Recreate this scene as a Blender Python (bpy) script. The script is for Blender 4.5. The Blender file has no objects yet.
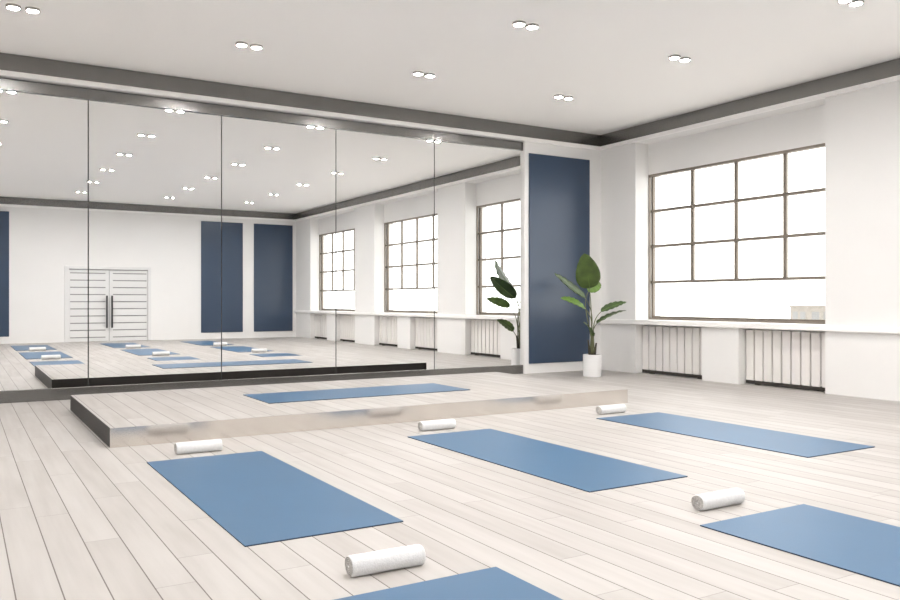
import bpy, bmesh, math, random
from mathutils import Vector, Matrix
random.seed(7)
SC = bpy.context.scene
COL = SC.collection

# ------------------------------------------------------------------ materials
def mat(name, color, rough=0.5, metal=0.0, spec=0.5, noise=None, bump=None, sheen=0.0):
    m = bpy.data.materials.new(name); m.use_nodes = True
    nt = m.node_tree; b = nt.nodes['Principled BSDF']
    b.inputs['Base Color'].default_value = (*color, 1)
    b.inputs['Roughness'].default_value = rough
    b.inputs['Metallic'].default_value = metal
    b.inputs['Specular IOR Level'].default_value = spec
    if sheen: b.inputs['Sheen Weight'].default_value = sheen
    tc = nt.nodes.new('ShaderNodeTexCoord')
    if noise:
        scale, amt = noise
        n = nt.nodes.new('ShaderNodeTexNoise'); n.inputs['Scale'].default_value = scale
        n.inputs['Detail'].default_value = 4
        nt.links.new(tc.outputs['Object'], n.inputs['Vector'])
        r = nt.nodes.new('ShaderNodeMapRange')
        r.inputs['From Min'].default_value = 0.3; r.inputs['From Max'].default_value = 0.7
        r.inputs['To Min'].default_value = 1 - amt; r.inputs['To Max'].default_value = 1 + amt
        nt.links.new(n.outputs['Fac'], r.inputs['Value'])
        mx = nt.nodes.new('ShaderNodeVectorMath'); mx.operation = 'SCALE'
        mx.inputs[0].default_value = color
        nt.links.new(r.outputs['Result'], mx.inputs['Scale'])
        nt.links.new(mx.outputs['Vector'], b.inputs['Base Color'])
    if bump:
        scale, strength, dist = bump
        n = nt.nodes.new('ShaderNodeTexNoise'); n.inputs['Scale'].default_value = scale
        n.inputs['Detail'].default_value = 3
        nt.links.new(tc.outputs['Object'], n.inputs['Vector'])
        bp = nt.nodes.new('ShaderNodeBump')
        bp.inputs['Strength'].default_value = strength; bp.inputs['Distance'].default_value = dist
        nt.links.new(n.outputs['Fac'], bp.inputs['Height'])
        nt.links.new(bp.outputs['Normal'], b.inputs['Normal'])
    return m

def planks(name, width=0.14, length=1.5, offset=0.028, c1=(0.445, 0.426, 0.408), c2=(0.335, 0.308, 0.288), groove=(0.11, 0.092, 0.08)):
    m = bpy.data.materials.new(name); m.use_nodes = True
    nt = m.node_tree; N = nt.nodes; L = nt.links; b = N['Principled BSDF']
    tc = N.new('ShaderNodeTexCoord'); sp = N.new('ShaderNodeSeparateXYZ'); L.new(tc.outputs['Object'], sp.inputs[0])
    def M(op, a, c=None, d=None):
        n = N.new('ShaderNodeMath'); n.operation = op
        for k, v in enumerate((a, c, d)):
            if v is None: continue
            if isinstance(v, (int, float)): n.inputs[k].default_value = v
            else: L.new(v, n.inputs[k])
        return n.outputs[0]
    u = M('DIVIDE', M('SUBTRACT', sp.outputs['X'], offset), width)
    i = M('FLOOR', u); fu = M('FRACT', u)
    w1 = N.new('ShaderNodeTexWhiteNoise'); w1.noise_dimensions = '1D'; L.new(i, w1.inputs['W'])
    v = M('ADD', M('DIVIDE', sp.outputs['Y'], length), M('MULTIPLY', w1.outputs['Value'], 7.0))
    j = M('FLOOR', v); fv = M('FRACT', v)
    du = M('MULTIPLY', M('MINIMUM', fu, M('SUBTRACT', 1.0, fu)), width)
    dv = M('MULTIPLY', M('MINIMUM', fv, M('SUBTRACT', 1.0, fv)), length)
    gap = M('MAXIMUM', M('LESS_THAN', du, 0.0023), M('MULTIPLY', M('LESS_THAN', dv, 0.0018), 0.5))
    cb = N.new('ShaderNodeCombineXYZ'); L.new(i, cb.inputs[0]); L.new(j, cb.inputs[1])
    w2 = N.new('ShaderNodeTexWhiteNoise'); w2.noise_dimensions = '2D'; L.new(cb.outputs[0], w2.inputs['Vector'])
    # grain stretched along the plank, shifted per plank
    sh = N.new('ShaderNodeVectorMath'); sh.operation = 'MULTIPLY_ADD'
    L.new(tc.outputs['Object'], sh.inputs[0]); sh.inputs[1].default_value = (22, 1.4, 1)
    sc = N.new('ShaderNodeVectorMath'); sc.operation = 'SCALE'; L.new(w2.outputs['Color'], sc.inputs[0]); sc.inputs['Scale'].default_value = 40
    L.new(sc.outputs[0], sh.inputs[2])
    g = N.new('ShaderNodeTexNoise'); g.inputs['Scale'].default_value = 1.0; g.inputs['Detail'].default_value = 5; L.new(sh.outputs[0], g.inputs['Vector'])
    sh2 = N.new('ShaderNodeVectorMath'); sh2.operation = 'MULTIPLY_ADD'
    L.new(tc.outputs['Object'], sh2.inputs[0]); sh2.inputs[1].default_value = (5, 1.3, 1); L.new(sc.outputs[0], sh2.inputs[2])
    g2 = N.new('ShaderNodeTexNoise'); g2.inputs['Scale'].default_value = 1.0; g2.inputs['Detail'].default_value = 2; L.new(sh2.outputs[0], g2.inputs['Vector'])
    f = M('ADD', M('MULTIPLY', w2.outputs['Value'], 0.42), M('MULTIPLY', M('SUBTRACT', g.outputs['Fac'], 0.35), 0.75))
    f = M('ADD', f, M('MULTIPLY', M('SUBTRACT', g2.outputs['Fac'], 0.5), 0.9))
    fc = N.new('ShaderNodeClamp'); L.new(f, fc.inputs[0])
    mx = N.new('ShaderNodeMix'); mx.data_type = 'RGBA'
    L.new(fc.outputs[0], mx.inputs[0]); mx.inputs[6].default_value = (*c1, 1); mx.inputs[7].default_value = (*c2, 1)
    mg = N.new('ShaderNodeMix'); mg.data_type = 'RGBA'
    L.new(gap, mg.inputs[0]); L.new(mx.outputs[2], mg.inputs[6]); mg.inputs[7].default_value = (*groove, 1)
    L.new(mg.outputs[2], b.inputs['Base Color'])
    rr = M('ADD', 0.40, M('MULTIPLY', g.outputs['Fac'], 0.16)); L.new(rr, b.inputs['Roughness']); b.inputs['Specular IOR Level'].default_value = 0.3
    bp = N.new('ShaderNodeBump'); bp.inputs['Strength'].default_value = 0.25; bp.inputs['Distance'].default_value = 0.002
    L.new(M('SUBTRACT', M('MULTIPLY', g.outputs['Fac'], 0.3), gap), bp.inputs['Height']); L.new(bp.outputs['Normal'], b.inputs['Normal'])
    return m

def emit(name, color, strength):
    m = bpy.data.materials.new(name); m.use_nodes = True
    b = m.node_tree.nodes['Principled BSDF']
    b.inputs['Base Color'].default_value = (0.9, 0.9, 0.9, 1)
    b.inputs['Emission Color'].default_value = (*color, 1); b.inputs['Emission Strength'].default_value = strength
    return m

def glass(name):
    m = bpy.data.materials.new(name); m.use_nodes = True
    nt = m.node_tree; nt.nodes.remove(nt.nodes['Principled BSDF'])
    t = nt.nodes.new('ShaderNodeBsdfTransparent'); t.inputs[0].default_value = (0.97, 0.98, 0.98, 1)
    g = nt.nodes.new('ShaderNodeBsdfGlossy'); g.inputs['Roughness'].default_value = 0.0
    fr = nt.nodes.new('ShaderNodeFresnel'); fr.inputs[0].default_value = 1.35
    mx = nt.nodes.new('ShaderNodeMixShader'); o = nt.nodes['Material Output']
    ge = nt.nodes.new('ShaderNodeNewGeometry'); mu = nt.nodes.new('ShaderNodeMath'); mu.operation = 'SUBTRACT'; mu.use_clamp = True
    nt.links.new(fr.outputs[0], mu.inputs[0]); nt.links.new(ge.outputs['Backfacing'], mu.inputs[1])
    nt.links.new(mu.outputs[0], mx.inputs[0]); nt.links.new(t.outputs[0], mx.inputs[1]); nt.links.new(g.outputs[0], mx.inputs[2])
    nt.links.new(mx.outputs[0], o.inputs[0])
    return m

MAT = dict(
    wall=mat('white_plaster', (0.80, 0.795, 0.788), 0.6, noise=(1.5, 0.012), bump=(90, 0.05, 0.001)),
    ceiling=mat('ceiling_paint', (0.90, 0.882, 0.865), 0.8),
    trim=mat('white_gloss_trim', (0.91, 0.90, 0.89), 0.35),
    metal=mat('brushed_dark_steel', (0.235, 0.231, 0.225), 0.27, 1.0, noise=(6, 0.05)),
    cladding=mat('pale_steel_cladding', (0.74, 0.70, 0.66), 0.18, 1.0, noise=(6, 0.04)),  # platform front, paler and glossier than its other faces
    cladding_dark=mat('dark_cladding', (0.035, 0.032, 0.03), 0.45, spec=0.1),  # rear and end faces of the platform, toned darker than the front
    floor=planks('bleached_floor_planks'),
    deck=planks('bleached_deck_planks', offset=0.05, length=1.3),
    mirror=mat('mirror_silver', (0.93, 0.935, 0.935), 0.0, 1.0),
    backing=mat('dark_backing', (0.03, 0.03, 0.03), 0.7),
    panel=mat('navy_panel_lacquer', (0.030, 0.054, 0.100), 0.30, spec=0.6),
    yoga=mat('blue_foam_mat', (0.041, 0.112, 0.210), 0.42, spec=0.4, noise=(2.5, 0.03), bump=(500, 0.12, 0.0008)),
    yoga_edge=mat('dark_mat_edge', (0.02, 0.03, 0.055), 0.7),  # mat sides, darker than the top
    towel=mat('white_terry', (0.70, 0.705, 0.71), 0.95, spec=0.1, noise=(60, 0.04), bump=(170, 0.5, 0.005), sheen=0.3),
    towel_end=mat('towel_fold_edge', (0.52, 0.50, 0.48), 0.95, spec=0.1, noise=(120, 0.25), bump=(400, 0.9, 0.006)),
    radiator=mat('radiator_enamel', (0.76, 0.74, 0.72), 0.4),
    dark=mat('gap_shade_dark', (0.04, 0.035, 0.03), 0.8),  # near-black colour standing in for shade in the radiator gaps
    frame=mat('grey_window_metal', (0.22, 0.188, 0.155), 0.4, 0.2),
    glass=glass('window_glass'),
    door=mat('white_door_paint', (0.73, 0.73, 0.73), 0.45),
    door_groove=mat('grey_door_groove', (0.30, 0.30, 0.30), 0.7),
    handle=mat('dark_handle_steel', (0.10, 0.10, 0.10), 0.35, 0.9),
    pot=mat('white_ceramic', (0.76, 0.76, 0.76), 0.35),
    soil=mat('potting_soil', (0.05, 0.035, 0.025), 0.95, noise=(60, 0.5), bump=(90, 1.0, 0.01)),
    leaf=mat('leaf_green', (0.062, 0.105, 0.02), 0.38, noise=(9, 0.3)),
    leaf_pale=mat('young_leaf_green', (0.12, 0.215, 0.04), 0.38, noise=(9, 0.2)),
    leaf_dark=mat('old_leaf_green', (0.043, 0.078, 0.02), 0.35, noise=(9, 0.3)),
    stem=mat('stem_green', (0.12, 0.13, 0.06), 0.5, noise=(14, 0.3)),
    trunk=mat('stem_bark', (0.05, 0.042, 0.025), 0.7, noise=(30, 0.4)),
    lamp_ring=mat('lamp_ring_grey', (0.40, 0.38, 0.36), 0.4, 0.0),
    lens=emit('lamp_lens', (1.0, 0.968, 0.935), 460.0),
    bldg=mat('weathered_render', (0.25, 0.23, 0.205), 0.9, noise=(1.5, 0.12)),
    bldg_dark=mat('far_window_glass', (0.19, 0.19, 0.19), 0.5),
    ground=mat('pale_ground', (0.7, 0.69, 0.67), 0.9),
)

# ------------------------------------------------------------------ helpers
def bx(bm, lo, hi, mi=0, bevel=0.0, seg=2):
    lo = Vector(lo); hi = Vector(hi)
    r = bmesh.ops.create_cube(bm, size=1.0, matrix=Matrix.Translation((lo + hi) / 2) @ Matrix.Diagonal((*(hi - lo), 1)))
    vs = r['verts']
    fs = {f for v in vs for f in v.link_faces}
    for f in fs: f.material_index = mi
    if bevel:
        es = list({e for v in vs for e in v.link_edges})
        rr = bmesh.ops.bevel(bm, geom=es, offset=bevel, segments=seg, profile=0.5, affect='EDGES', clamp_overlap=True)
        for f in rr['faces']: f.material_index = mi
    return vs

def obj(name, bm, mats, parent=None, smooth=False, loc=None):
    me = bpy.data.meshes.new(name)
    bmesh.ops.recalc_face_normals(bm, faces=bm.faces[:])
    bm.to_mesh(me); bm.free()
    for m in (mats if isinstance(mats, (list, tuple)) else [mats]):
        me.materials.append(m)
    if smooth:
        for p in me.polygons: p.use_smooth = True
    o = bpy.data.objects.new(name, me); COL.objects.link(o)
    if parent: o.parent = parent
    if loc: o.location = loc
    return o

def box_obj(name, lo, hi, m, parent=None, bevel=0.0):
    bm = bmesh.new(); bx(bm, lo, hi, 0, bevel); return obj(name, bm, m, parent)

def struct(o, label=None):
    o['kind'] = 'structure'
    if label: o['label'] = label
    return o

def tag(o, label, cat, group=None):
    o['label'] = label; o['category'] = cat
    if group: o['group'] = group
    return o

def empty(name, loc):
    o = bpy.data.objects.new(name, None); COL.objects.link(o); o.location = loc
    o.empty_display_size = 0.1
    return o

def copy_tree(o, loc=None):
    c = o.copy(); COL.objects.link(c)
    if loc is not None: c.location = loc
    for ch in list(o.children):
        d = ch.copy(); COL.objects.link(d); d.parent = c
        for g in list(ch.children):
            e = g.copy(); COL.objects.link(e); e.parent = d
    return c

# ------------------------------------------------------------------ dimensions
XL, XR = -1.55, 7.98          # left wall, face of the window wall's piers
XREC = 8.225                  # recessed plane of the window bays
YB, YR = 9.0, -3.34          # mirror wall, rear wall
H = 3.398
TRIM0, TRIM1 = 3.170, 3.222   # white ledge under the steel band
MX0, MX1, MY = -0.214, 6.622, 9.05   # mirror recess
BAYS = [(5.42, 8.285), (1.61, 4.41), (-2.25, 0.56)]     # window bays along the wall
WZ0, WZ1 = 0.755, 2.745        # window opening

# ------------------------------------------------------------------ room shell
bm = bmesh.new(); bx(bm, (XL - 0.3, YR - 0.3, -0.2), (8.6, 9.5, 0.0)); struct(obj('floor', bm, MAT['floor']))
bm = bmesh.new(); bx(bm, (XL - 0.3, YR - 0.3, H), (8.6, 9.5, H + 0.2)); struct(obj('ceiling', bm, MAT['ceiling']))

bm = bmesh.new()
bx(bm, (XL - 0.3, MY + 0.02, 0), (8.6, 9.5, H))                 # wall behind the mirrors
bx(bm, (MX1, YB, 0), (8.6, MY + 0.02, H))                       # beside the mirrors
bx(bm, (XL - 0.3, YB, 0), (MX0, MY + 0.02, H))
bx(bm, (MX0, YB, TRIM0), (MX1, MY + 0.02, H))                   # header above the mirrors
struct(obj('wall_back', bm, MAT['wall']))

box = box_obj('wall_left', (XL - 0.3, YR - 0.3, 0), (XL, MY + 0.02, H), MAT['wall']); struct(box)
DX0, DX1, DZ = 2.19, 4.17, 1.83
bm = bmesh.new()
bx(bm, (XL, YR - 0.3, 0), (DX0, YR, H)); bx(bm, (DX1, YR - 0.3, 0), (8.6, YR, H)); bx(bm, (DX0, YR - 0.3, DZ), (DX1, YR, H))
bx(bm, (DX0, YR - 0.3, 0), (DX1, YR - 0.12, DZ))
struct(obj('wall_rear', bm, MAT['wall']))

bm = bmesh.new()
XO = 8.45
bx(bm, (XR, YR, TRIM0), (XO, YB, H))                            # beam over everything
ys = [YR] + [v for b in reversed(BAYS) for v in b] + [YB]
for a, b in zip(ys[0::2], ys[1::2]): bx(bm, (XR, a, 0), (XO, b, TRIM0))      # piers
posts = []
for a, b in BAYS:
    bx(bm, (XREC, a, WZ1), (XO, b, TRIM0))                      # lintel
    bx(bm, (XREC, a, 0), (XO, b, WZ0 - 0.02))                   # apron behind the radiators
    c = (a + b) / 2
    if a > 5: c = 6.835
    bx(bm, (XR, c - 0.28, 0), (XREC, c + 0.28, 0.68)); posts.append((c - 0.28, c + 0.28))
struct(obj('wall_right', bm, MAT['wall']))

# steel bands, ledges
def ring(z0, z1, d):
    """boxes running round the four walls, d thick"""
    return [('back', (XL, YB - d, z0), (XR, YB, z1)), ('right', (XR - d, YR + d, z0), (XR, YB - d, z1)),
            ('rear', (XL, YR, z0), (XR, YR + d, z1)), ('left', (XL, YR + d, z0), (XL + d, YB - d, z1))]
n = 1
for nm, lo, hi in ring(TRIM1, H - 0.004, 0.012):
    struct(box_obj('trim_%d' % n, lo, hi, MAT['metal']), 'dark steel band under the ceiling'); n += 1
for nm, lo, hi in ring(TRIM0, TRIM1, 0.045):
    struct(box_obj('trim_%d' % n, lo, hi, MAT['trim'], bevel=0.006), 'white ledge under the steel band'); n += 1
struct(box_obj('trim_%d' % n, (MX0, 9.03, 3.047), (MX1, MY, 3.161), MAT['metal'], bevel=0.005), 'dark steel rail above the mirrors'); n += 1
struct(box_obj('trim_%d' % n, (MX0, 9.03, 0.0), (MX1, MY, 0.12), MAT['metal'], bevel=0.003), 'dark steel plinth below the mirrors'); n += 1
struct(box_obj('trim_%d' % n, (MX0, MY + 0.008, 0.12), (MX1, MY + 0.02, 3.169), MAT['backing']), 'dark backing behind the mirror joints'); n += 1
# sill: a ledge along the whole window wall that runs back into each bay
bm = bmesh.new()
bx(bm, (XR - 0.05, YR, 0.672), (XR, YB, 0.737), bevel=0.006)
for a, b in BAYS: bx(bm, (XR - 0.003, a, 0.672), (XREC + 0.25, b, 0.737))
struct(obj('trim_%d' % n, bm, MAT['trim']), 'white window sill ledge'); n += 1

# ------------------------------------------------------------------ mirrors
JOINTS = [MX0, 1.145, 2.506, 3.872, 5.229, MX1]
ordn = ['first', 'second', 'third', 'fourth', 'fifth']
for k in range(5):
    x0 = JOINTS[k]; MP = JOINTS[k + 1] - x0; g = 0.0055
    bm = bmesh.new(); bx(bm, (x0 + g, MY, 0.12), (x0 + MP - g, MY + 0.007, 3.047))
    o = obj('wall_mirror', bm, MAT['mirror'])
    tag(o, 'tall frameless wall mirror, %s panel counted from the white corner by the plant' % ordn[4 - k], 'mirror', 'mirrors along the wall')

# ------------------------------------------------------------------ navy wall panels
def wall_panel(x0, x1, y0, y1, z0, z1, label):
    bm = bmesh.new(); bx(bm, (x0, y0, z0), (x1, y1, z1), bevel=0.003)
    tag(obj('wall_panel', bm, MAT['panel']), label, 'wall panel')
wall_panel(6.69, 7.765, YB - 0.018, YB, 0.135, 3.015, 'tall navy blue wall panel behind the potted plant')
for x0, x1, lab in ((5.405, 6.50, 'navy panel on the door wall, second from the window wall, mirrored'),
                    (6.80, 7.885, 'navy panel on the door wall beside the window wall corner, mirrored'),
                    (-0.07, 1.025, 'navy panel on the door wall beyond the door, away from the windows, mirrored')):
    wall_panel(x0, x1, YR, YR + 0.018, 0.165, 3.06, lab)

# ------------------------------------------------------------------ double door
door = empty('door_1', (3.19, YR - 0.05, 0)); struct(door, 'white slatted double door with dark bar handles')
bm = bmesh.new()
bx(bm, (-1.0, 0.02, 0), (-0.90, 0.065, 1.83), bevel=0.004); bx(bm, (0.90, 0.02, 0), (0.98, 0.065, 1.83), bevel=0.004)
bx(bm, (-0.90, 0.02, 1.76), (0.90, 0.065, 1.83), bevel=0.004)
bx(bm, (-0.905, 0.0, 1.742), (0.905, 0.045, 1.762), 1)
obj('door_frame', bm, [MAT['door'], MAT['door_groove']], door)
for s in (-1, 1):
    bm = bmesh.new()
    a, b = (-0.895, -0.004) if s < 0 else (0.004, 0.895)
    bx(bm, (a, -0.03, 0.005), (b, 0.015, 1.74), 1)
    ia, ib = (a + 0.02, b - 0.08) if s < 0 else (a + 0.08, b - 0.02)
    bx(bm, (a, 0.01, 0.005), (ia, 0.03, 1.74)); bx(bm, (ib, 0.01, 0.005), (b, 0.03, 1.74))
    zz = [0.005] + [0.103 + 0.1735 * q for q in range(10)] + [1.74]
    for z0, z1 in zip(zz, zz[1:]):
        bx(bm, (ia, 0.01, z0 + (0.012 if z0 > 0.01 else 0)), (ib, 0.03, z1 - (0.012 if z1 < 1.73 else 0)))
    leaf = obj('door_leaf', bm, [MAT['door'], MAT['door_groove']], door)
    bm = bmesh.new()
    xh = s * 0.06
    bx(bm, (xh - 0.019, 0.06, 0.33), (xh + 0.019, 0.095, 1.12), bevel=0.005)
    for z in (0.42, 1.03): bx(bm, (xh - 0.01, 0.025, z - 0.01), (xh + 0.01, 0.065, z + 0.01))
    obj('door_handle', bm, MAT['handle'], leaf)

# ------------------------------------------------------------------ windows
def window(num, a, b):
    w = empty('window_%d' % num, (XREC, (a + b) / 2, WZ0)); struct(w, 'grey metal grid window')
    hw = (b - a) / 2; hz = WZ1 - WZ0 - 0.0
    bm = bmesh.new()                                          # thin outer frame on the reveal
    for s in (-1, 1): bx(bm, (0.0, s * hw - (0.014 if s > 0 else 0.0), -0.018), (0.03, s * hw + (0.014 if s < 0 else 0.0), hz))
    bx(bm, (0.0, -hw + 0.014, hz - 0.03), (0.03, hw - 0.014, hz)); bx(bm, (0.0, -hw + 0.014, -0.018), (0.03, hw - 0.014, 0.006))
    obj('window_frame', bm, MAT['frame'], w)
    bm = bmesh.new()                                          # sash further out
    x0, x1, t = 0.06, 0.10, 0.026
    for s in (-1, 1): bx(bm, (x0, s * hw - (t if s > 0 else 0.0), 0.0), (x1, s * hw + (0.045 if s < 0 else 0.0), hz))
    bx(bm, (x0, -hw + t, hz - t), (x1, hw - t, hz)); bx(bm, (x0, -hw + t, 0.0), (x1, hw - t, 0.03))
    obj('window_sash', bm, MAT['frame'], w)
    iy0, iy1 = -hw + t, hw - t
    zb = [1.255 - WZ0, 1.750 - WZ0, 2.238 - WZ0]
    cols = [iy0 + (iy1 - iy0) * q / 4 for q in range(5)]
    for z in zb: box_obj('muntin', (0.03, -hw, z - 0.017), (0.095, hw, z + 0.017), MAT['frame'], w)
    for y in cols[1:4]: box_obj('muntin', (x0, y - 0.021, zb[0]), (x1 - 0.006, y + 0.021, hz - t), MAT['frame'], w)
    xs = 0.078
    zr = zb + [hz - t]
    for q in range(4):
        for z0, z1 in zip(zr, zr[1:]):
            box_obj('pane', (xs, cols[q] + 0.012, z0 + 0.01), (xs + 0.004, cols[q + 1] - 0.012, z1 - 0.01 + 0.004), MAT['glass'], w)
    box_obj('pane', (xs, iy0 - 0.005, 0.025), (xs + 0.004, iy1 + 0.005, zb[0] - 0.01), MAT['glass'], w)
for k, (a, b) in enumerate(BAYS): window(k + 1, a, b)

# ------------------------------------------------------------------ radiators
RADH = 0.60
def radiator(w):
    r = empty('radiator', (0, 0, 0))
    nf = 9; p = w / nf
    for q in range(nf):
        y0 = -w / 2 + q * p
        bm = bmesh.new(); bx(bm, (-0.04, y0 + 0.008, 0.05), (0.03, y0 + p - 0.008, 0.05 + RADH), bevel=0.008)
        obj('radiator_fin', bm, MAT['radiator'], r)
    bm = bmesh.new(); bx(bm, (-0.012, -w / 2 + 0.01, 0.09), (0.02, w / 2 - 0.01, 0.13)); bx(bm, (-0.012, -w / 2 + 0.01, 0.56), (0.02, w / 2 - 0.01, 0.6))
    bx(bm, (0.03, -w / 2 + 0.01, 0.1), (0.04, w / 2 - 0.01, 0.6))  # dark sheet and pipes put the shade between fins into colour
    obj('manifold_gap_shade', bm, MAT['dark'], r)
    bm = bmesh.new()
    for y in (-w / 2 + 0.15, w / 2 - 0.15): bx(bm, (-0.02, y - 0.03, 0.0), (0.02, y + 0.03, 0.06))
    bx(bm, (-0.034, -w / 2 + 0.004, 0.012), (0.035, w / 2 - 0.004, 0.05))  # dark strip painted as the shade of the open gap below
    obj('base_gap_shade', bm, MAT['dark'], r)
    return r
proto = None; places = []
for k, (a, b) in enumerate(BAYS):
    p0, p1 = posts[k]
    places += [(b, p1, k, 1), (p0, a, k, 0)]
win_txt = ['window beside the plant', 'middle window', 'window by the door wall']
for hi, lo, k, s in places:
    w = 1.12
    if proto is None: proto = radiator(w); o = proto
    else: o = copy_tree(proto)
    o.location = (8.13, (hi + lo) / 2, 0.0)
    o.scale = (1, (hi - lo - 0.015) / w, 1)
    side = 'plant side' if s else 'door side'
    tag(o, 'white finned radiator under the %s, %s of its post' % (win_txt[k], side), 'radiator', 'radiators under the windows')

# ------------------------------------------------------------------ platform
PX0, PX1, PY0, PY1, PH = 0.885, 5.60, 5.92, 8.19, 0.134
pl = empty('stage_platform', ((PX0 + PX1) / 2, (PY0 + PY1) / 2, 0))
tag(pl, 'low wooden stage platform with steel sides in front of the mirrors', 'platform')
hx, hy = (PX1 - PX0) / 2, (PY1 - PY0) / 2
box_obj('deck', (-hx + 0.004, -hy + 0.004, PH - 0.02), (hx - 0.004, hy - 0.004, PH), MAT['deck'], pl, bevel=0.002)
bm = bmesh.new()
bx(bm, (-hx, -hy, 0), (hx, -hy + 0.004, PH - 0.001))
obj('front_cladding', bm, MAT['cladding'], pl)['label'] = 'paler steel front'
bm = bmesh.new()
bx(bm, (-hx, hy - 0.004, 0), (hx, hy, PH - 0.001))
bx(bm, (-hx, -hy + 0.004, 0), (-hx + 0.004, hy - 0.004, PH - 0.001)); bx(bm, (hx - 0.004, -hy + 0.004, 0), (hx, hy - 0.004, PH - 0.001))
obj('side_cladding', bm, MAT['cladding_dark'], pl)['label'] = 'darker sides'

# ------------------------------------------------------------------ yoga mats
MW, ML, MT = 0.725, 2.005, 0.0055
def yoga_mat():
    bm = bmesh.new()
    bx(bm, (-MW / 2, -ML / 2, MT * 0.8), (MW / 2, ML / 2, MT), 0)
    bx(bm, (-MW / 2, -ML / 2, 0.0), (MW / 2, ML / 2, MT * 0.8), 1)
    return obj('yoga_mat', bm, [MAT['yoga'], MAT['yoga_edge']])
COLS = [(1.361, 'in the column away from the windows'), (3.180, 'in the middle column'), (4.988, 'in the column beside the windows')]
ROWS = [(4.265, 'first row beside the platform'), (1.520, 'second row from the platform'), (-1.212, 'third row from the platform, mirrored')]

# rolled towel: a spiral of cloth
def towel_mesh(rot, length, droop):
    bm = bmesh.new()
    turns, r0, r1, th = 4.6, 0.008, 0.0425, 0.0062
    N = 110; ring_o = []; ring_i = []
    for q in range(N + 1):
        f = q / N; a = rot + f * turns * 2 * math.pi; r = r0 + (r1 - r0) * f
        wob = 1 + 0.02 * math.sin(a * 3 + rot)
        for lst, rr in ((ring_o, r * wob), (ring_i, max(0.002, r * wob - th))):
            lst.append((math.cos(a) * rr * 1.06, math.sin(a) * rr * 0.96))
    secs = []
    xs = [-0.5, -0.485, -0.46, -0.25, 0.0, 0.25, 0.46, 0.485, 0.5]
    for u in xs:
        e = abs(u) / 0.5
        sq = 1.0 if e < 0.95 else (0.965 if e < 0.99 else 0.90)
        off = 0.0015 * math.sin(u * 9 + rot)
        row = []
        for (y, z) in ring_o + ring_i[::-1]:
            zz = z * sq
            if zz < -0.037: zz = -0.037 + (zz + 0.037) * 0.25      # flattened where it rests
            row.append(bm.verts.new((u * length, y * sq + off, zz)))
        secs.append(row)
    M = len(secs[0])
    for s0, s1 in zip(secs, secs[1:]):
        for q in range(M):
            bm.faces.new((s0[q], s0[(q + 1) % M], s1[(q + 1) % M], s1[q]))
    for s in (secs[0], secs[-1]):
        for q in range(N):
            f = bm.faces.new((s[q], s[q + 1], s[M - 2 - q], s[M - 1 - q])); f.material_index = 1
    zmin = min(v.co.z for v in bm.verts)
    for v in bm.verts: v.co.z -= zmin
    return bm
tk = 0
row_word = ['first-row', 'second-row', 'third-row']
col_word = ['away from the windows', 'in the middle column', 'beside the windows']
ym = yoga_mat(); first = True
for ri, (yc, rtxt) in enumerate(ROWS):
    for ci, (xc, ctxt) in enumerate(COLS):
        o = ym if first else copy_tree(ym); first = False
        o.location = (xc, yc, 0)
        tag(o, 'blue yoga mat %s, %s' % (ctxt, rtxt), 'yoga mat', 'yoga mats on the floor')
        t = obj('rolled_towel', towel_mesh(math.radians(-112) - 4.6 * 2 * math.pi + 0.12 * math.sin(tk * 2.1), 0.295, 0), [MAT['towel'], MAT['towel_end']], smooth=True)
        tx = xc + (0.0, 0.0, -0.02)[ci] if ri == 0 else xc + (0.0, -0.018, 0.0)[ci]
        t.location = (tx, yc + ML / 2 + 0.195, 0)
        t.rotation_euler = (0, 0, random.uniform(-0.03, 0.03))
        tag(t, 'rolled white towel at the head of the %s mat %s' % (row_word[ri], col_word[ci]), 'towel', 'rolled towels by the mats')
        tk += 1
o = copy_tree(ym, (3.24, 7.01, PH)); o.rotation_euler = (0, 0, math.pi / 2)
tag(o, 'blue yoga mat lying lengthwise on the wooden stage platform', 'yoga mat', 'yoga mats on the floor')
o.name = 'yoga_mat'

# ------------------------------------------------------------------ ceiling lights
def downlight():
    r = empty('twin_downlight', (0, 0, 0))
    bm = bmesh.new(); 
    for s in (-1, 1):
        b2 = bmesh.new()
        R, r_in, d = 0.056, 0.046, 0.020
        n_ = 28
        prof = [(R, 0.0), (R, -d), (R - 0.003, -d - 0.002), (r_in, -d - 0.002), (r_in - 0.002, -d + 0.012)]
        rows = [[b2.verts.new((s * 0.070 + math.cos(2 * math.pi * q / n_) * pr, math.sin(2 * math.pi * q / n_) * pr, pz)) for q in range(n_)] for pr, pz in prof]
        for ra, rb in zip(rows, rows[1:]):
            for q in range(n_): b2.faces.new((ra[q], ra[(q + 1) % n_], rb[(q + 1) % n_], rb[q]))
        rg = obj('lamp_ring', b2, MAT['lamp_ring'], r, smooth=False)
        b3 = bmesh.new()
        bmesh.ops.create_cone(b3, cap_ends=True, segments=28, radius1=0.0445, radius2=0.0445, depth=0.004, matrix=Matrix.Translation((s * 0.070, 0, -d + 0.009)))
        obj('lamp_lens', b3, MAT['lens'], rg)
    bm.free()
    return r
dl = downlight(); first = True
DXS = [0.46, 2.34, 4.22, 6.10]; DYS = [7.52, 5.72, 3.92, 2.12, 0.32, -1.48]
for yi, y in enumerate(DYS):
    for xi, x in enumerate(DXS):
        o = dl if first else copy_tree(dl); first = False
        o.location = (x, y, H)
        wx = ['fourth', 'third', 'second', 'first'][xi]
        wy = ['first', 'second', 'third', 'fourth', 'fifth', 'sixth'][yi]
        tag(o, 'twin round ceiling light, %s from the window wall in the %s row from the mirrors' % (wx, wy), 'ceiling light', 'twin ceiling lights')

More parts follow.
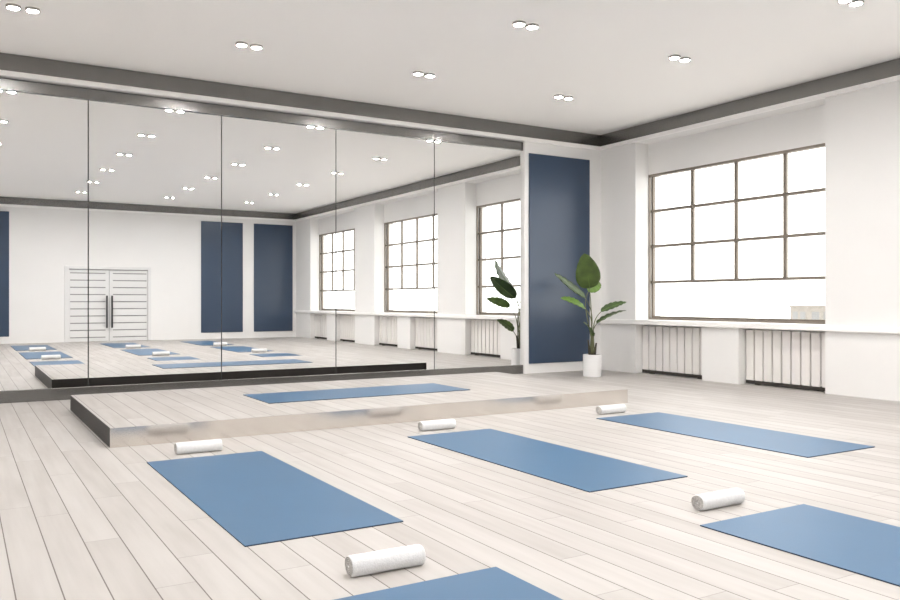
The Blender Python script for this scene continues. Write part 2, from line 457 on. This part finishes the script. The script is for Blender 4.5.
# ------------------------------------------------------------------ potted plant
PC = Vector((7.16, 8.235, 0))
pt = empty('potted_plant', PC); tag(pt, 'broad-leaved green plant in a white round pot by the navy panel', 'plant')
bm = bmesh.new(); ns = 40
prof = [(0.0, 0.0), (0.112, 0.0), (0.118, 0.006), (0.122, 0.282), (0.119, 0.29), (0.112, 0.29), (0.108, 0.282), (0.106, 0.235), (0.0, 0.235)]
rows = []
for pr, pz in prof:
    rows.append([bm.verts.new((math.cos(2 * math.pi * q / ns) * pr, math.sin(2 * math.pi * q / ns) * pr, pz)) for q in range(ns)] if pr > 0 else [bm.verts.new((0, 0, pz))])
for ra, rb in zip(rows, rows[1:]):
    for q in range(ns):
        A = [ra[q % len(ra)], ra[(q + 1) % len(ra)]] if len(ra) > 1 else [ra[0]]
        B = [rb[(q + 1) % len(rb)], rb[q % len(rb)]] if len(rb) > 1 else [rb[0]]
        bm.faces.new(A + B)
pot = obj('plant_pot', bm, MAT['pot'], pt, smooth=True)
pm = pot.modifiers.new('es', 'EDGE_SPLIT'); pm.split_angle = math.radians(35)
bm = bmesh.new(); bmesh.ops.create_cone(bm, cap_ends=True, segments=32, radius1=0.105, radius2=0.100, depth=0.02, matrix=Matrix.Translation((0, 0, 0.242)))
obj('soil', bm, MAT['soil'], pt)

def bez(p, t):
    a, b, c, d = p
    return a * (1 - t) ** 3 + b * 3 * t * (1 - t) ** 2 + c * 3 * t * t * (1 - t) + d * t ** 3
def tube_mesh(pts, r0, r1, n_=10):
    bm = bmesh.new(); rows = []
    for k, p in enumerate(pts):
        t = (pts[min(k + 1, len(pts) - 1)] - pts[max(k - 1, 0)]).normalized()
        u = t.orthogonal().normalized(); v = t.cross(u)
        if k and rows:
            u = (pu - t * pu.dot(t)).normalized(); v = t.cross(u)
        pu = u
        r = r0 + (r1 - r0) * k / (len(pts) - 1)
        rows.append([bm.verts.new(p + (u * math.cos(2 * math.pi * q / n_) + v * math.sin(2 * math.pi * q / n_)) * r) for q in range(n_)])
    for ra, rb in zip(rows, rows[1:]):
        for q in range(n_): bm.faces.new((ra[q], ra[(q + 1) % n_], rb[(q + 1) % n_], rb[q]))
    bm.faces.new(rows[0]); bm.faces.new(rows[-1])
    return bm

def leaf(base, tip, width, normal, sag, fold, material, root_off):
    """petiole from the crown to BASE, blade from BASE to TIP, its upper face towards NORMAL"""
    base = Vector(base) - PC; tip = Vector(tip) - PC; nrm = Vector(normal)
    root = Vector((root_off[0], root_off[1], 0.30))
    ax = (tip - base); ln = ax.length; d = ax.normalized()
    side = d.cross(nrm).normalized(); up = side.cross(d).normalized()
    h = (base - root).length
    pts = [bez((root, root + Vector((0, 0, h * 0.45)), base - d * h * 0.3 - Vector((0, 0, h * 0.12)), base + d * ln * 0.03), q / 14) for q in range(15)]
    st = obj('leaf_stem', tube_mesh(pts, 0.0085, 0.0045), MAT['stem'], pt, smooth=True)
    bm = bmesh.new(); NL, NW = 22, 10; g = []
    for i in range(NL + 1):
        t = i / NL
        w = width / 2 * (math.sin(math.pi * min(1, t ** 0.72)) ** 0.62 if 0 < t < 1 else 0.0)
        c = base + ax * t + up * (sag * (4 * t * (1 - t)) + 0.0) - Vector((0, 0, 1)) * abs(sag) * 0.9 * t * t
        row = []
        for j in range(NW + 1):
            s = j / NW * 2 - 1
            lift = fold * w * abs(s) ** 1.3 - 0.05 * w * s * s
            rip = 0.006 * math.sin(t * 34 + abs(s) * 5) * abs(s) * (1 if w > 0.02 else 0)
            row.append(bm.verts.new(c + side * w * s * math.sqrt(max(0.2, 1 - fold * fold * 0.5)) + up * (lift + rip)))
        g.append(row)
    for i in range(NL):
        for j in range(NW):
            try: bm.faces.new((g[i][j], g[i][j + 1], g[i + 1][j + 1], g[i + 1][j]))
            except ValueError: pass
    bmesh.ops.remove_doubles(bm, verts=bm.verts[:], dist=1e-5)
    lf = obj('leaf', bm, material, pt, smooth=True)
    so = lf.modifiers.new('thick', 'SOLIDIFY'); so.thickness = 0.0025
    # midrib
    rib = [base + ax * (k / 12) + up * (sag * (4 * k / 12 * (1 - k / 12)) - 0.001) - Vector((0, 0, 1)) * abs(sag) * 0.9 * (k / 12) ** 2 for k in range(13)]
    obj('midrib', tube_mesh(rib, 0.005, 0.0015, 8), MAT['leaf_pale'], lf, smooth=True)
    return lf

LEAVES = [
    ((7.085, 8.20, 1.16), (6.86, 8.04, 1.63), 0.32, (-0.60, -0.72, 0.28), 0.03, 0.14, 'leaf', (0.0, 0.01)),
    ((7.20, 8.36, 1.12), (7.50, 8.47, 1.265), 0.17, (0.1, -0.75, 0.65), 0.02, 0.2, 'leaf_pale', (0.02, 0.02)),
    ((7.07, 8.26, 1.03), (6.59, 8.31, 1.375), 0.23, (0.28, -0.68, 0.66), -0.03, 0.35, 'leaf_dark', (-0.02, 0.015)),
    ((7.01, 8.20, 0.900), (6.60, 8.20, 1.045), 0.16, (-0.05, -0.62, 0.76), 0.015, 0.25, 'leaf_pale', (-0.02, -0.01)),
    ((7.235, 8.15, 0.855), (7.575, 8.03, 0.995), 0.12, (-0.3, -0.50, 0.80), 0.015, 0.3, 'leaf_dark', (0.025, -0.01)),
    ((7.215, 8.21, 0.70), (7.81, 8.28, 0.885), 0.115, (-0.28, -0.10, 0.95), 0.02, 0.35, 'leaf_dark', (0.02, 0.02)),
    ((7.10, 8.17, 0.54), (6.87, 8.07, 0.735), 0.16, (0.3, -0.5, 0.8), 0.02, 0.25, 'leaf', (-0.01, -0.02)),
]
for L in LEAVES: leaf(L[0], L[1], L[2], L[3], L[4], L[5], MAT[L[6]], L[7])
for k, (x, y, h, lean) in enumerate(((0.0, 0.0, 0.53, 0.0), (-0.03, 0.012, 0.48, -0.03), (0.03, -0.012, 0.44, 0.03), (0.012, 0.03, 0.46, 0.02))):
    pts = [Vector((x + lean * (q / 8) ** 1.5, y, 0.235 + (h - 0.235) * q / 8)) for q in range(9)]
    obj('trunk', tube_mesh(pts, 0.021, 0.010), MAT['trunk'], pt, smooth=True)

# ------------------------------------------------------------------ outside
gr = box_obj('ground', (9.5, -90, -12.3), (190, 190, -12.0), MAT['ground']); struct(gr)
bd = empty('building', (108.1, 73.55, -12.0)); bd.rotation_euler = (0, 0, math.radians(-19.75))
tag(bd, 'small pale flat-roofed building outside the window, behind the sill', 'building')
BX, BY, BH = 4.14, 2.07, 12.0
box_obj('building_wall', (-BX, -BY, 0), (BX, BY, BH), MAT['bldg'], bd)
box_obj('roof', (-BX - 0.1, -BY - 0.1, BH), (BX + 0.1, BY + 0.1, BH + 0.32), MAT['bldg'], bd, bevel=0.05)
for z in (10.1, 7.4):
    for q in range(4):
        box_obj('window', (-BX + 0.6 + q * 1.9, -BY - 0.03, z), (-BX + 1.8 + q * 1.9, -BY + 0.03, z + 1.3), MAT['bldg_dark'], bd)
    for q in range(2):
        box_obj('window', (-BX - 0.03, -BY + 0.55 + q * 1.75, z), (-BX + 0.03, -BY + 1.75 + q * 1.75, z + 1.3), MAT['bldg_dark'], bd)

# ------------------------------------------------------------------ light
W = bpy.data.worlds.new('World'); SC.world = W; W.use_nodes = True
bg = W.node_tree.nodes['Background']
bg.inputs[0].default_value = (1.0, 0.975, 0.945, 1); bg.inputs[1].default_value = 2.6
for k, (a, b) in enumerate(BAYS):
    ld = bpy.data.lights.new('window_portal', 'AREA'); ld.shape = 'RECTANGLE'
    ld.size = WZ1 - WZ0; ld.size_y = b - a
    ld.cycles.is_portal = True
    lo = bpy.data.objects.new('window_portal', ld); COL.objects.link(lo)
    lo.location = (XO + 0.02, (a + b) / 2, (WZ0 + WZ1) / 2)
    lo.rotation_euler = (0, math.radians(90), 0)

# ------------------------------------------------------------------ camera
cam = bpy.data.cameras.new('camera'); co = bpy.data.objects.new('camera', cam); COL.objects.link(co)
co.location = (0, 0, 1.0); co.rotation_euler = (math.radians(90), 0, -math.radians(31.12))
cam.sensor_width = 36; cam.lens = 816 / 900 * 36; cam.shift_y = 0.5 / 900
cam.clip_start = 0.05; cam.clip_end = 500
SC.camera = co

vs = SC.view_settings
SC.display_settings.display_device = 'sRGB'
vs.view_transform = 'Standard'; vs.look = 'None'; vs.gamma = 1; vs.use_curve_mapping = False
vs.exposure = 0.53
cy = SC.cycles
cy.max_bounces = 14; cy.diffuse_bounces = 10; cy.glossy_bounces = 8; cy.transparent_max_bounces = 24
cy.caustics_reflective = True; cy.blur_glossy = 0.3; cy.caustics_refractive = False
cy.sample_clamp_indirect = 8
cy.use_denoising = True
